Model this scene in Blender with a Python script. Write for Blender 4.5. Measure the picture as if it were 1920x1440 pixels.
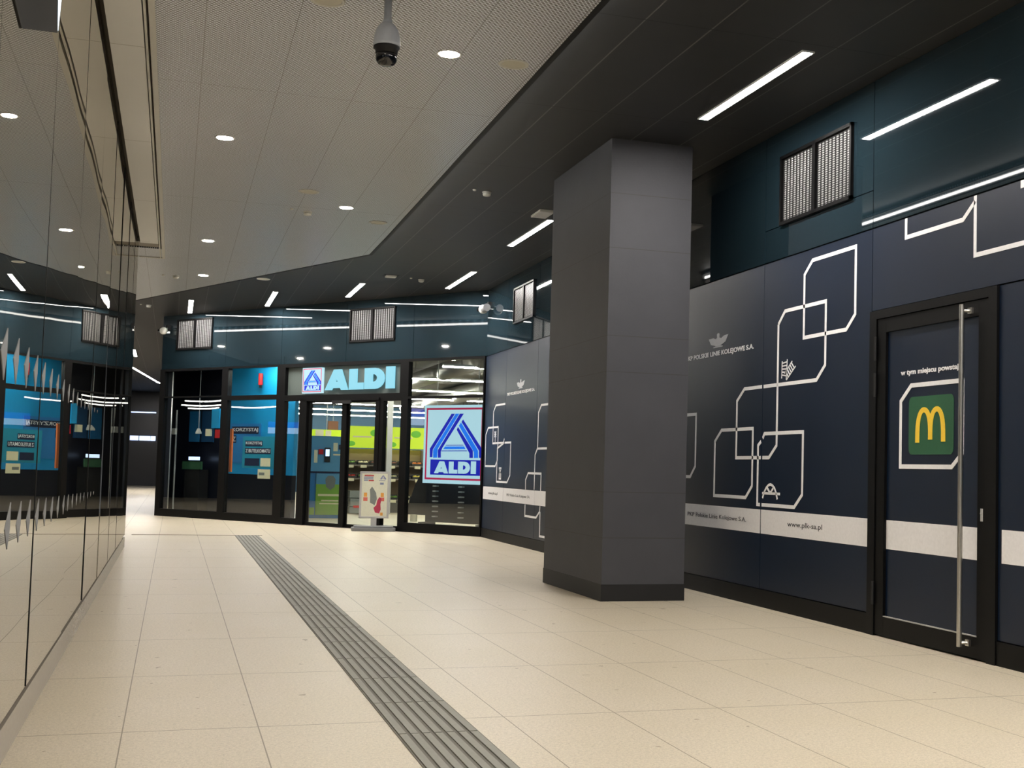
import bpy, bmesh, math, random
from mathutils import Matrix, Vector

random.seed(7)
for o in list(bpy.data.objects):
    bpy.data.objects.remove(o)
SC = bpy.context.scene
COL = SC.collection

# ------------------------------------------------------------------ camera
CAM_R = (Vector((0.945, -0.325, 0.024)), Vector((0.042, 0.047, -0.998)), Vector((0.323, 0.944, 0.058)))
yaw, pitch, roll = 0.32996959, 0.05834499, 0.02416677
cy_, sy_, cp_, sp_ = math.cos(yaw), math.sin(yaw), math.cos(pitch), math.sin(pitch)
fw = Vector((sy_ * cp_, cy_ * cp_, sp_))
rt = Vector((cy_, -sy_, 0))
up = rt.cross(fw)
r2 = rt * math.cos(roll) + up * math.sin(roll)
u2 = -rt * math.sin(roll) + up * math.cos(roll)
cam = bpy.data.cameras.new('camera')
camo = bpy.data.objects.new('camera', cam)
COL.objects.link(camo)
camo.matrix_world = Matrix(((r2.x, u2.x, -fw.x, 0), (r2.y, u2.y, -fw.y, 0), (r2.z, u2.z, -fw.z, 1.28), (0, 0, 0, 1)))
cam.sensor_fit = 'HORIZONTAL'
cam.sensor_width = 36.0
cam.lens = 36.0 * 2377.03 / 1920
cam.shift_x = -183.98 / 1920
cam.shift_y = 23.56 / 1920
cam.clip_start = 0.05
cam.clip_end = 300
SC.camera = camo

# ------------------------------------------------------------------ world, exposure
w = bpy.data.worlds.new('world')
SC.world = w
w.use_nodes = True
w.node_tree.nodes['Background'].inputs[0].default_value = (0.75, 0.8, 0.9, 1)
w.node_tree.nodes['Background'].inputs[1].default_value = 0.25
SC.view_settings.view_transform = 'Standard'
SC.view_settings.look = 'None'
SC.view_settings.gamma = 1
SC.view_settings.exposure = 0.0
SC.view_settings.use_curve_mapping = False
try:
    SC.cycles.use_denoising = True
    SC.cycles.max_bounces = 8
    SC.cycles.glossy_bounces = 5
    SC.cycles.transparent_max_bounces = 14
    SC.cycles.sample_clamp_indirect = 8
    SC.cycles.caustics_reflective = True
    SC.cycles.caustics_refractive = False
except Exception:
    pass
LAMP = 205.0        # radiance of the linear ceiling lamps
DOWN = 300.0        # radiance of the downlights
SHOP = 170.0        # radiance of the supermarket lamps
PI = math.pi

# ------------------------------------------------------------------ materials
def lin(c):
    c = c / 255.0
    return c / 12.92 if c <= 0.04045 else ((c + 0.055) / 1.055) ** 2.4

def rgb(r, g, b):
    return (lin(r), lin(g), lin(b), 1)

def mat(name, col, rough=0.5, metal=0.0, spec=0.5, em=None, es=0.0, bump=0.0, bscale=40, coat=0):
    m = bpy.data.materials.new(name)
    m.use_nodes = True
    nt = m.node_tree
    b = nt.nodes['Principled BSDF']
    b.inputs['Base Color'].default_value = rgb(*col)
    b.inputs['Roughness'].default_value = rough
    b.inputs['Metallic'].default_value = metal
    b.inputs['Specular IOR Level'].default_value = spec
    b.inputs['Coat Weight'].default_value = coat
    if em:
        b.inputs['Emission Color'].default_value = rgb(*em)
        b.inputs['Emission Strength'].default_value = es
    # fine procedural variation so that no surface is perfectly flat in tone
    tc = nt.nodes.new('ShaderNodeTexCoord')
    nz = nt.nodes.new('ShaderNodeTexNoise')
    nz.inputs['Scale'].default_value = bscale
    nt.links.new(tc.outputs['Object'], nz.inputs['Vector'])
    if not em:
        mx = nt.nodes.new('ShaderNodeMix')
        mx.data_type = 'RGBA'
        mx.inputs['A'].default_value = tuple(v * 0.92 for v in rgb(*col)[:3]) + (1,)
        mx.inputs['B'].default_value = tuple(min(1, v * 1.08) for v in rgb(*col)[:3]) + (1,)
        nt.links.new(nz.outputs['Fac'], mx.inputs['Factor'])
        nt.links.new(mx.outputs['Result'], b.inputs['Base Color'])
    if bump:
        bp = nt.nodes.new('ShaderNodeBump')
        bp.inputs['Strength'].default_value = bump
        bp.inputs['Distance'].default_value = 0.01
        nt.links.new(nz.outputs['Fac'], bp.inputs['Height'])
        nt.links.new(bp.outputs['Normal'], b.inputs['Normal'])
    return m

class NT:
    def __init__(s, m):
        s.nt = m.node_tree
        s.b = s.nt.nodes['Principled BSDF']
        tc = s.nt.nodes.new('ShaderNodeTexCoord')
        sp = s.nt.nodes.new('ShaderNodeSeparateXYZ')
        s.nt.links.new(tc.outputs['Object'], sp.inputs[0])
        s.co = tc.outputs['Object']
        s.x, s.y, s.z = sp.outputs
    def m(s, op, a, b=None, c=None):
        n = s.nt.nodes.new('ShaderNodeMath')
        n.operation = op
        for i, v in enumerate((a, b, c)):
            if v is None: continue
            if isinstance(v, (int, float)): n.inputs[i].default_value = v
            else: s.nt.links.new(v, n.inputs[i])
        return n.outputs[0]
    def line(s, v, off, pitch, wid):           # 1 on a joint, 0 elsewhere
        t = s.m('SUBTRACT', v, off - pitch / 2)
        t = s.m('DIVIDE', t, pitch)
        t = s.m('FRACT', t)
        t = s.m('SUBTRACT', t, 0.5)
        t = s.m('ABSOLUTE', t)
        return s.m('LESS_THAN', t, wid / 2 / pitch)
    def mix(s, f, a, b):
        n = s.nt.nodes.new('ShaderNodeMix')
        n.data_type = 'RGBA'
        s.nt.links.new(f, n.inputs['Factor'])
        for k, v in (('A', a), ('B', b)):
            if isinstance(v, tuple): n.inputs[k].default_value = v
            else: s.nt.links.new(v, n.inputs[k])
        return n.outputs['Result']
    def noise(s, scale, detail=2):
        n = s.nt.nodes.new('ShaderNodeTexNoise')
        n.inputs['Scale'].default_value = scale
        n.inputs['Detail'].default_value = detail
        s.nt.links.new(s.co, n.inputs['Vector'])
        return n.outputs['Fac']
    def color(s, v):
        s.nt.links.new(v, s.b.inputs['Base Color'])

# floor: cream granite slabs, the joints either side of the guide strip
M_floor = mat('cream_granite', (205, 192, 165), 0.42, spec=0.4)
t = NT(M_floor)
jl = t.line(t.x, 0.442, 0.617, 0.006)
jr = t.line(t.x, 1.664, 0.602, 0.006)
side = t.m('GREATER_THAN', t.x, 1.3)
jx = t.m('ADD', t.m('MULTIPLY', jl, t.m('SUBTRACT', 1.0, side)), t.m('MULTIPLY', jr, side))
jy = t.line(t.y, 6.432, 1.613, 0.009)
j = t.m('MAXIMUM', jx, jy)
n1 = t.noise(1.1, 3)
n2 = t.noise(140, 1)
n3 = t.noise(14, 4)
c = t.mix(n1, rgb(204, 192, 164), rgb(214, 203, 184))
n4 = t.noise(60, 1)
sp = t.m('ADD', t.m('MULTIPLY', t.m('SUBTRACT', n2, 0.5), 2.2), t.m('ADD', t.m('MULTIPLY', t.m('SUBTRACT', n4, 0.5), 1.6), 0.62))
sp.node.use_clamp = True
c = t.mix(sp, t.mix(n3, rgb(168, 157, 136), rgb(190, 180, 160)), c)
spot = t.m('GREATER_THAN', t.noise(9, 2), 0.735)
c = t.mix(spot, c, rgb(150, 136, 112))
c = t.mix(j, c, rgb(128, 116, 94))
t.color(c)
# guide strip
M_guide = mat('grey_ribbed_guide_tile', (138, 137, 127), 0.6, bscale=30)
M_guide_base = mat('dark_grey_guide_base', (104, 101, 91), 0.7)
# dark ceiling
M_ceil = mat('dark_ceiling_panel', (52, 52, 52), 0.5, spec=0.4)
t = NT(M_ceil)
jx = t.line(t.x, 3.15, 0.53, 0.012)
jy = t.line(t.y, 8.6, 2.42, 0.014)
c = t.mix(t.noise(3), rgb(37, 38, 40), rgb(45, 46, 47))
c = t.mix(jx, c, rgb(92, 91, 90))
c = t.mix(jy, c, rgb(12, 12, 12))
t.color(c)
# expanded metal ceiling
M_mesh = mat('expanded_metal_ceiling', (160, 155, 146), 0.3, spec=0.6)
t = NT(M_mesh)
P_ = 0.030
ry = t.m('DIVIDE', t.y, P_ * 0.8)
row = t.m('FLOOR', ry)
fy = t.m('SUBTRACT', t.m('FRACT', ry), 0.5)
rx = t.m('DIVIDE', t.x, P_)
rx = t.m('ADD', rx, t.m('MULTIPLY', t.m('MODULO', row, 2.0), 0.5))
fx = t.m('SUBTRACT', t.m('FRACT', rx), 0.5)
dd = t.m('ADD', t.m('POWER', t.m('ABSOLUTE', fx), 1.6), t.m('POWER', t.m('ABSOLUTE', fy), 1.6))
hole = t.m('LESS_THAN', dd, 0.22)
c = t.mix(hole, rgb(240, 245, 254), rgb(48, 47, 49))
jx = t.line(t.x, 0.087, 0.627, 0.008)
jy = t.line(t.y, 8.65, 2.46, 0.008)
c = t.mix(t.m('MAXIMUM', jx, jy), c, t.mix(hole, rgb(178, 180, 186), rgb(40, 40, 42)))
t.color(c)
M_beige = mat('beige_soffit_board', (196, 186, 168), 0.6)
t = NT(M_beige)
c = t.mix(t.line(t.y, 10.3, 3.1, 0.01), rgb(238, 238, 236), rgb(180, 176, 168))
t.color(c)
M_trimw = mat('white_trim_profile', (214, 212, 204), 0.4)
M_gap = mat('black_gap', (6, 6, 6), 0.9)
M_black = mat('black_aluminium', (9, 9, 10), 0.45, spec=0.16)
M_plinth = mat('black_plinth', (11, 11, 11), 0.5, spec=0.16)
M_blackm = mat('black_matt', (14, 14, 16), 0.6)
M_navyglass = mat('navy_back_painted_glass', (26, 40, 47), 0.025, spec=0.7, bump=0.012, bscale=1.3)
M_hoard = mat('navy_satin_film', (4, 23, 45), 0.42, spec=0.42, bscale=0.8)
M_white = mat('white_vinyl', (248, 248, 250), 0.5)
M_band = mat('pale_grey_vinyl', (240, 239, 240), 0.5)
M_text = mat('dark_print', (52, 54, 62), 0.6)
M_col = mat('dark_grey_cladding', (82, 80, 84), 0.62, bump=0.1, bscale=60)
t = NT(M_col)
ln = None
for zj in (3.50, 2.62, 2.26, 1.07, 0.62, 4.05):
    k = t.m('LESS_THAN', t.m('ABSOLUTE', t.m('SUBTRACT', t.z, zj)), 0.004)
    ln = k if ln is None else t.m('MAXIMUM', ln, k)
c = t.mix(t.noise(3, 4), rgb(56, 57, 62), rgb(66, 67, 72))
c = t.mix(ln, c, rgb(52, 51, 52))
t.color(c)
M_steel = mat('brushed_steel', (200, 198, 192), 0.3, metal=1.0)
M_alu = mat('silver_aluminium', (188, 188, 186), 0.4, metal=0.3)
M_green = mat('dark_green_print', (38, 92, 62), 0.5)
M_yellow = mat('yellow_print', (250, 208, 60), 0.5)
M_lampbody = mat('white_lamp_body', (225, 225, 225), 0.4)
M_lamp = mat('lit_diffuser', (255, 255, 255), 0.5, em=(255, 249, 243), es=LAMP)
M_down = mat('lit_downlight_lens', (255, 255, 255), 0.5, em=(255, 240, 220), es=DOWN)
M_down2 = mat('lit_hall_downlight_lens', (255, 255, 255), 0.5, em=(255, 246, 232), es=DOWN * 4)
M_led = mat('led_strip_light', (255, 255, 255), 0.5, em=(255, 252, 246), es=15)
M_shoplamp = mat('lit_shop_lamp', (255, 255, 255), 0.5, em=(255, 250, 232), es=SHOP)
M_offwhite = mat('off_white_plastic', (215, 214, 206), 0.45)
M_greyp = mat('grey_plastic', (128, 130, 132), 0.55)
M_lens = mat('dark_camera_glass', (14, 14, 16), 0.08, spec=0.8)
M_camgrey = mat('pale_blue_grey_housing', (190, 196, 206), 0.4)
M_dotbar = mat('perforated_metal_louvre', (186, 186, 184), 0.35, metal=0.4)
t = NT(M_dotbar)
fz = t.m('SUBTRACT', t.m('FRACT', t.m('DIVIDE', t.z, 0.021)), 0.5)
hz = t.m('LESS_THAN', t.m('ABSOLUTE', fz), 0.24)
t.color(t.mix(hz, rgb(158, 158, 156), rgb(26, 28, 30)))
M_cyan = mat('lit_cyan_acrylic', (30, 34, 36), 0.4, em=(146, 222, 242), es=0.95)
M_signwhite = mat('lit_white_acrylic', (30, 34, 36), 0.4, em=(196, 238, 250), es=0.98)
M_signblue = mat('lit_deep_blue', (10, 20, 150), 0.4, em=(6, 18, 158), es=0.9)
M_signmid = mat('lit_mid_blue', (20, 100, 210), 0.4, em=(12, 104, 214), es=0.9)
M_signred = mat('lit_crimson', (160, 30, 70), 0.4, em=(168, 26, 72), es=0.85)
M_signback = mat('grey_green_sign_panel', (88, 98, 94), 0.5)
M_blue = mat('bright_blue_wall', (0, 150, 214), 0.6)
M_teal = mat('teal_poster', (20, 140, 170), 0.5)
M_navyp = mat('navy_print', (18, 32, 66), 0.5)
M_tealwall = mat('dark_teal_wall', (20, 66, 92), 0.6)
M_darkwall = mat('near_black_navy_wall', (16, 20, 32), 0.3)
M_shopceil = mat('exposed_shop_ceiling', (66, 64, 60), 0.7, bscale=2)
M_duct = mat('galvanised_duct', (110, 108, 104), 0.45, metal=0.3)
M_shelf = mat('grey_shelf_metal', (120, 112, 100), 0.5)
M_crate = mat('dark_crate_plastic', (56, 58, 54), 0.6)
M_label = mat('cream_price_card', (240, 232, 196), 0.5)
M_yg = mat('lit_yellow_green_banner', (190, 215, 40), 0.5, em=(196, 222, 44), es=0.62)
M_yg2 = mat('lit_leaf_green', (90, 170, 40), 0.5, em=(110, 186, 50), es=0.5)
M_org = mat('orange_print', (226, 120, 60), 0.5)
M_red = mat('red_plastic', (200, 30, 34), 0.4)
M_mach = mat('pale_blue_machine_panel', (92, 156, 196), 0.4)
M_mach2 = mat('mid_blue_machine_panel', (44, 120, 176), 0.4)
M_mgreen = mat('lime_green_machine_door', (128, 176, 66), 0.5)
M_cream = mat('cream_poster_paper', (222, 222, 200), 0.6)
M_skin = mat('grey_print', (120, 126, 122), 0.6)
M_disp = mat('lit_blue_display', (20, 40, 220), 0.4, em=(16, 34, 230), es=1.6)
M_dispw = mat('lit_white_display', (210, 225, 255), 0.4, em=(196, 216, 255), es=1.9)
M_brown = mat('brown_metal_grate', (112, 98, 76), 0.6)
M_decal = mat('grey_wall_decal', (132, 134, 136), 0.6)
M_leftplinth = mat('polished_stone_plinth', (150, 142, 130), 0.25, spec=0.6)

def mk_glass(name, fac, tint=(1, 1, 1)):
    m = bpy.data.materials.new(name)
    m.use_nodes = True
    nt = m.node_tree
    nt.nodes.clear()
    out = nt.nodes.new('ShaderNodeOutputMaterial')
    mx = nt.nodes.new('ShaderNodeMixShader')
    tr = nt.nodes.new('ShaderNodeBsdfTransparent')
    tr.inputs[0].default_value = (*tint, 1)
    gl = nt.nodes.new('ShaderNodeBsdfGlossy')
    gl.inputs['Roughness'].default_value = 0.0
    mx.inputs[0].default_value = fac
    nt.links.new(tr.outputs[0], mx.inputs[1])
    nt.links.new(gl.outputs[0], mx.inputs[2])
    nt.links.new(mx.outputs[0], out.inputs[0])
    return m
M_glass = mk_glass('shop_window_glass', 0.105, (0.93, 0.96, 0.96))

def mk_mirror(name):
    m = bpy.data.materials.new(name)
    m.use_nodes = True
    nt = m.node_tree
    nt.nodes.clear()
    out = nt.nodes.new('ShaderNodeOutputMaterial')
    mx = nt.nodes.new('ShaderNodeMixShader')
    df = nt.nodes.new('ShaderNodeBsdfDiffuse')
    df.inputs[0].default_value = rgb(40, 40, 38)
    gl = nt.nodes.new('ShaderNodeBsdfGlossy')
    gl.inputs['Roughness'].default_value = 0.0
    gl.inputs[0].default_value = (0.93, 0.91, 0.86, 1)
    tc = nt.nodes.new('ShaderNodeTexCoord')
    nz = nt.nodes.new('ShaderNodeTexNoise')
    nz.inputs['Scale'].default_value = 0.9
    nz.inputs['Detail'].default_value = 0
    bp = nt.nodes.new('ShaderNodeBump')
    bp.inputs['Strength'].default_value = 0.10
    bp.inputs['Distance'].default_value = 0.01
    nt.links.new(tc.outputs['Object'], nz.inputs['Vector'])
    nt.links.new(nz.outputs['Fac'], bp.inputs['Height'])
    nt.links.new(bp.outputs['Normal'], gl.inputs['Normal'])
    mx.inputs[0].default_value = 0.86
    nt.links.new(df.outputs[0], mx.inputs[1])
    nt.links.new(gl.outputs[0], mx.inputs[2])
    nt.links.new(mx.outputs[0], out.inputs[0])
    return m
M_mirror = mk_mirror('polished_dark_glass_cladding')

# ------------------------------------------------------------------ geometry helpers
class MB:
    def __init__(s):
        s.v, s.f = [], []
    def box(s, x0, x1, y0, y1, z0, z1):
        n = len(s.v)
        x0, x1 = sorted((x0, x1)); y0, y1 = sorted((y0, y1)); z0, z1 = sorted((z0, z1))
        s.v += [(x0, y0, z0), (x1, y0, z0), (x1, y1, z0), (x0, y1, z0), (x0, y0, z1), (x1, y0, z1), (x1, y1, z1), (x0, y1, z1)]
        s.f += [tuple(n + i for i in q) for q in ((0, 3, 2, 1), (4, 5, 6, 7), (0, 1, 5, 4), (1, 2, 6, 5), (2, 3, 7, 6), (3, 0, 4, 7))]
        return s
    def prism(s, pts, a, b, axis='z'):
        """polygon pts extruded from a to b; axis 'z': pts are (x, y); axis 'y': pts are (x, z)"""
        n, k = len(s.v), len(pts)
        for h in (a, b):
            for p in pts:
                s.v.append((p[0], p[1], h) if axis == 'z' else (p[0], h, p[1]))
        s.f.append(tuple(n + i for i in range(k)))
        s.f.append(tuple(n + k + i for i in reversed(range(k))))
        for i in range(k):
            jn = (i + 1) % k
            s.f.append((n + i, n + k + i, n + k + jn, n + jn))
        return s
    def ribbon(s, pts, wid, a, b, closed=False):
        """flat band of width wid along pts=(x,z), between depths y=a and y=b, mitred"""
        k = len(pts)
        L, R = [], []
        for i in range(k):
            p = Vector(pts[i])
            d1 = (p - Vector(pts[i - 1])).normalized() if (i > 0 or closed) else None
            d2 = (Vector(pts[(i + 1) % k]) - p).normalized() if (i < k - 1 or closed) else None
            if d1 is None: d1 = d2
            if d2 is None: d2 = d1
            n1, n2 = Vector((-d1.y, d1.x)), Vector((-d2.y, d2.x))
            m = (n1 + n2)
            m = m.normalized() if m.length > 1e-6 else n1
            q = m * (wid / 2 / max(0.35, m.dot(n1)))
            L.append(p + q); R.append(p - q)
        for i in range(k if closed else k - 1):
            jn = (i + 1) % k
            s.prism([tuple(L[i]), tuple(L[jn]), tuple(R[jn]), tuple(R[i])], a, b, 'y')
        return s
    def lathe(s, prof, c=(0, 0, 0), n=24, M=None):
        """prof = [(r, h)], around the local z axis"""
        base = len(s.v)
        M = M or Matrix()
        for r, h in prof:
            for i in range(n):
                a = 2 * PI * i / n
                v = M @ Vector((r * math.cos(a), r * math.sin(a), h))
                s.v.append((v.x + c[0], v.y + c[1], v.z + c[2]))
        for k in range(len(prof) - 1):
            for i in range(n):
                jn = (i + 1) % n
                s.f.append((base + k * n + i, base + k * n + jn, base + (k + 1) * n + jn, base + (k + 1) * n + i))
        s.f.append(tuple(base + i for i in reversed(range(n))))
        s.f.append(tuple(base + (len(prof) - 1) * n + i for i in range(n)))
        return s
    def tube(s, p, q, r, n=12):
        p, q = Vector(p), Vector(q)
        d = q - p
        M = d.to_track_quat('Z', 'Y').to_matrix().to_4x4()
        return s.lathe([(r, 0), (r, d.length)], tuple(p), n, M)
    def ball(s, c, r, sx=1, sy=1, sz=1, n=14):
        base = len(s.v)
        m = n // 2
        for k in range(m + 1):
            ph = PI * k / m
            for i in range(n):
                a = 2 * PI * i / n
                s.v.append((c[0] + sx * r * math.sin(ph) * math.cos(a), c[1] + sy * r * math.sin(ph) * math.sin(a), c[2] + sz * r * math.cos(ph)))
        for k in range(m):
            for i in range(n):
                jn = (i + 1) % n
                s.f.append((base + k * n + i, base + (k + 1) * n + i, base + (k + 1) * n + jn, base + k * n + jn))
        return s
    def raw(s, v, f, T=None):
        n = len(s.v)
        for p in v:
            p = Vector(p)
            if T: p = T @ p
            s.v.append(tuple(p))
        s.f += [tuple(n + i for i in q) for q in f]
        return s
    def build(s, name, m, parent=None, M=None, smooth=False, bevel=0):
        me = bpy.data.meshes.new(name)
        me.from_pydata(s.v, [], s.f)
        bm = bmesh.new(); bm.from_mesh(me)
        bmesh.ops.remove_doubles(bm, verts=bm.verts, dist=1e-6)
        bmesh.ops.recalc_face_normals(bm, faces=bm.faces)
        bm.to_mesh(me); bm.free()
        me.materials.append(m)
        if smooth:
            for p in me.polygons: p.use_smooth = True
        o = bpy.data.objects.new(name, me)
        COL.objects.link(o)
        if parent: o.parent = parent
        if M is not None: o.matrix_local = M
        if bevel:
            bv = o.modifiers.new('edge', 'BEVEL'); bv.width = bevel; bv.segments = 2; bv.limit_method = 'ANGLE'
        return o

def box(*a):
    return MB().box(*a)

def eval_curve(cu):
    o = bpy.data.objects.new('tmp', cu)
    COL.objects.link(o)
    bpy.context.view_layer.update()
    me = o.evaluated_get(bpy.context.evaluated_depsgraph_get()).to_mesh()
    v = [tuple(p.co) for p in me.vertices]
    f = [tuple(p.vertices) for p in me.polygons]
    bpy.data.objects.remove(o)
    return v, f

def text_geo(s, width, height=None, ext=0.001, bold=0.0, align='LEFT'):
    cu = bpy.data.curves.new('t', 'FONT')
    cu.body = s
    cu.extrude = ext
    cu.offset = bold
    cu.resolution_u = 3
    v, f = eval_curve(cu)
    xs = [p[0] for p in v]; ys = [p[1] for p in v]
    x0, x1, y0, y1 = min(xs), max(xs), min(ys), max(ys)
    sx = width / (x1 - x0)
    sy = height / (y1 - y0) if height else sx
    v = [((p[0] - x0) * sx, (p[1] - y0) * sy, p[2]) for p in v]
    bpy.data.curves.remove(cu)
    return v, f

def poly_geo(polys, ext=0.002):
    """filled 2-D outlines, inner ones become holes"""
    cu = bpy.data.curves.new('p', 'CURVE')
    cu.dimensions = '2D'
    cu.fill_mode = 'BOTH'
    cu.extrude = ext
    for pts in polys:
        sp = cu.splines.new('POLY')
        sp.points.add(len(pts) - 1)
        for i, p in enumerate(pts): sp.points[i].co = (p[0], p[1], 0, 1)
        sp.use_cyclic_u = True
    g = eval_curve(cu)
    bpy.data.curves.remove(cu)
    return g

UP = Matrix.Rotation(PI / 2, 4, 'X')       # lying text stood up, facing local -y

def flat(geo, x, y, z):
    return MB().raw(geo[0], geo[1], Matrix.Translation((x, y, z)) @ UP)

def empty(name, label, cat, M=None, loc=None, group=None):
    o = bpy.data.objects.new(name, None)
    COL.objects.link(o)
    o.empty_display_size = 0.1
    if M is not None: o.matrix_world = M
    if loc is not None: o.location = loc
    if label: o['label'] = label
    if cat: o['category'] = cat
    if group: o['group'] = group
    return o

def tag(o, label, cat, group=None, kind=None):
    o['label'] = label; o['category'] = cat
    if group: o['group'] = group
    if kind: o['kind'] = kind
    return o

def struct(o, label=None):
    o['kind'] = 'structure'
    if label: o['label'] = label
    return o

def dup(o, parent=None):
    c_ = o.copy()
    COL.objects.link(c_)
    if parent: c_.parent = parent
    for ch in list(o.children):
        dup(ch, c_)
    return c_

# frames of the two walls that carry writing: local x reads left to right, local y goes into the wall
FX, FY = -0.344, 31.036
FB = (5.444, 23.03)
FL = math.hypot(FB[0] - FX, FB[1] - FY)
FANG = math.atan2(FB[1] - FY, FB[0] - FX)
FR = Matrix.Translation((FX, FY, 0)) @ Matrix.Rotation(FANG, 4, 'Z')
def S(s): return FL - s                     # distance measured from the right-hand corner
XR = 5.434
WR = Matrix.Translation((XR, 0, 0)) @ Matrix.Rotation(-PI / 2, 4, 'Z')   # local x = -world y

# ------------------------------------------------------------------ floor
struct(box(-15, 15, -7, 70, -0.1, 0).build('floor', M_floor), 'cream granite slab floor with thin joints')
g = MB()
g.box(1.056, 1.456, -7, 23.0, 0.0, 0.003)
o = struct(g.build('trim_1', M_guide_base), 'ribbed grey guide strip for the blind set along the cream floor')
g = MB()
wr = 0.4 / 7
for k in range(7):
    x = 1.056 + wr * (k + 0.5)
    y = -6.0
    while y < 23.0:
        y1 = min(y + 0.80, 23.0)
        g.prism([(x - 0.018, y + 0.004), (x + 0.018, y + 0.004), (x + 0.018, y1 - 0.004), (x - 0.018, y1 - 0.004)], 0.003, 0.008)
        y += 0.806
g.build('rib', M_guide, o)
struct(box(-0.62, 1.52, 23.02, 23.09, 0.0, 0.004).build('trim_2', M_brown), 'narrow brown metal joint across the floor')

# ------------------------------------------------------------------ ceilings
struct(box(-15, 5.6, -7, 70, 4.6, 4.75).build('ceiling', M_ceil), 'dark grey panel ceiling with fine joints')
ZL = 4.46
edge = [(2.60, -7), (2.60, 6), (2.675, 17.5), (2.672, 19.22), (-3.2, 32.15), (-12, 32.15), (-12, 20.2), (-0.26, 20.2), (-0.26, -7)]
o = struct(MB().prism(edge, ZL, 4.598).build('ceiling.001', M_mesh), 'pale expanded metal ceiling panels')
# lip round the pale ceiling with a channel that holds a light strip
lip = MB()
for (ax, ay), (bx, by) in zip(edge[:4], edge[1:5]):
    d = Vector((bx - ax, by - ay)).normalized()
    nn = Vector((d.y, -d.x)) * 0.05
    q = [(ax, ay), (bx, by), (bx + nn.x, by + nn.y), (ax + nn.x, ay + nn.y)]
    lip.prism(q, ZL - 0.004, ZL + 0.012)
    lip.prism(q, ZL + 0.085, ZL + 0.097)
lip.build('edge_profile', M_plinth, o)
led = MB()
for (ax, ay), (bx, by) in zip(edge[:4], edge[1:5]):
    d = Vector((bx - ax, by - ay)).normalized()
    nn = Vector((d.y, -d.x))
    q = [(ax + nn.x * .001, ay + nn.y * .001), (bx + nn.x * .001, by + nn.y * .001), (bx + nn.x * 0.006, by + nn.y * 0.006), (ax + nn.x * 0.006, ay + nn.y * 0.006)]
    led.prism(q, ZL + 0.022, ZL + 0.062)
tag(led.build('light_strip', M_led), 'long thin white light strip set in the edge of the pale metal ceiling', 'light strip')
struct(box(-0.595, -0.345, -7, 19.75, ZL, 4.598).build('ceiling.002', M_beige), 'smooth beige ceiling board beside the mirrored wall')
struct(box(-0.627, -0.345, 19.75, 20.6, ZL + 0.02, 4.598).build('ceiling.003', M_shelf), 'short darker ceiling board past the end of the wall')
g = MB()
g.box(-0.335, -0.318, -7, 21.1, ZL - 0.012, 4.598).box(-0.30, -0.255, -7, 21.1, ZL - 0.014, 4.598).box(-0.64, -0.255, 21.04, 21.1, ZL - 0.014, 4.598)
struct(g.build('trim_3', M_trimw), 'white double profile along the edge of the pale ceiling')
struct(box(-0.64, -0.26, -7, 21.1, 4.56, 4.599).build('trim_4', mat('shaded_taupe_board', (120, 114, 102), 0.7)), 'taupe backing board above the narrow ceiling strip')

# ------------------------------------------------------------------ left wall
XL = -0.627
wl = struct(box(-8, XL - 0.03, -7, 19.9, 0, 4.6).build('wall_left', M_blackm), 'wall clad in tall polished dark glass panels')
ys = [6.743 + 1.98 * k for k in range(-7, 7)] + [19.93]
tilt = {0: 0}
for i in range(len(ys) - 1):
    y0, y1 = ys[i] + 0.004, ys[i + 1] - 0.004
    hy, hz = (y1 - y0) / 2, (4.458 - 0.178) / 2
    p = box(-0.03, 0, -hy, hy, -hz, hz).build('glass_panel', M_mirror, wl)
    p.matrix_local = Matrix.Translation((XL, (y0 + y1) / 2, 0.178 + hz)) @ Matrix.Rotation(math.radians(random.uniform(-0.15, 0.15)), 4, 'Z') @ Matrix.Rotation(math.radians(random.uniform(-0.10, 0.10)), 4, 'Y')
    dc = MB()
    yy = 5.364 + 0.386 * math.floor((y0 - 5.364) / 0.386 + 1)
    while yy < y1 - 0.03:
        sk = min(1.12, (12.6 - yy) / 7.2)
        if sk < 0.12: break
        for zc, zt, zb in ((1.675, 1.675 + 0.10 * sk, 1.675 - 0.105 * sk), (0.985, 0.985 + 0.11 * sk, 0.985 - 0.09 * sk)):
            pts = [(yy - (y0 + y1) / 2 + a_, b_ - 0.178 - hz) for a_, b_ in ((0.02, zt), (0.025, zc), (-0.035 * sk, zb), (-0.15 * sk, zc))]
            n = len(dc.v)
            for xx in (0.0, 0.002):
                dc.v += [(xx, a, b) for a, b in pts]
            dc.f += [(n, n + 1, n + 2, n + 3), (n + 7, n + 6, n + 5, n + 4)] + [(n + k, n + (k + 1) % 4, n + 4 + (k + 1) % 4, n + 4 + k) for k in range(4)]
        yy += 0.386
    if dc.v: dc.build('spike_decal', M_decal, p)
for yj in ys[1:-1]:
    box(XL - 0.02, XL + 0.0015, yj - 0.005, yj + 0.005, 0.178, 4.455).build('black_joint', M_gap, wl)
struct(box(XL - 0.03, XL + 0.0, -7, 19.92, 0, 0.152).build('baseboard_left', M_leftplinth), 'polished stone plinth under the mirrored wall')

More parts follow.
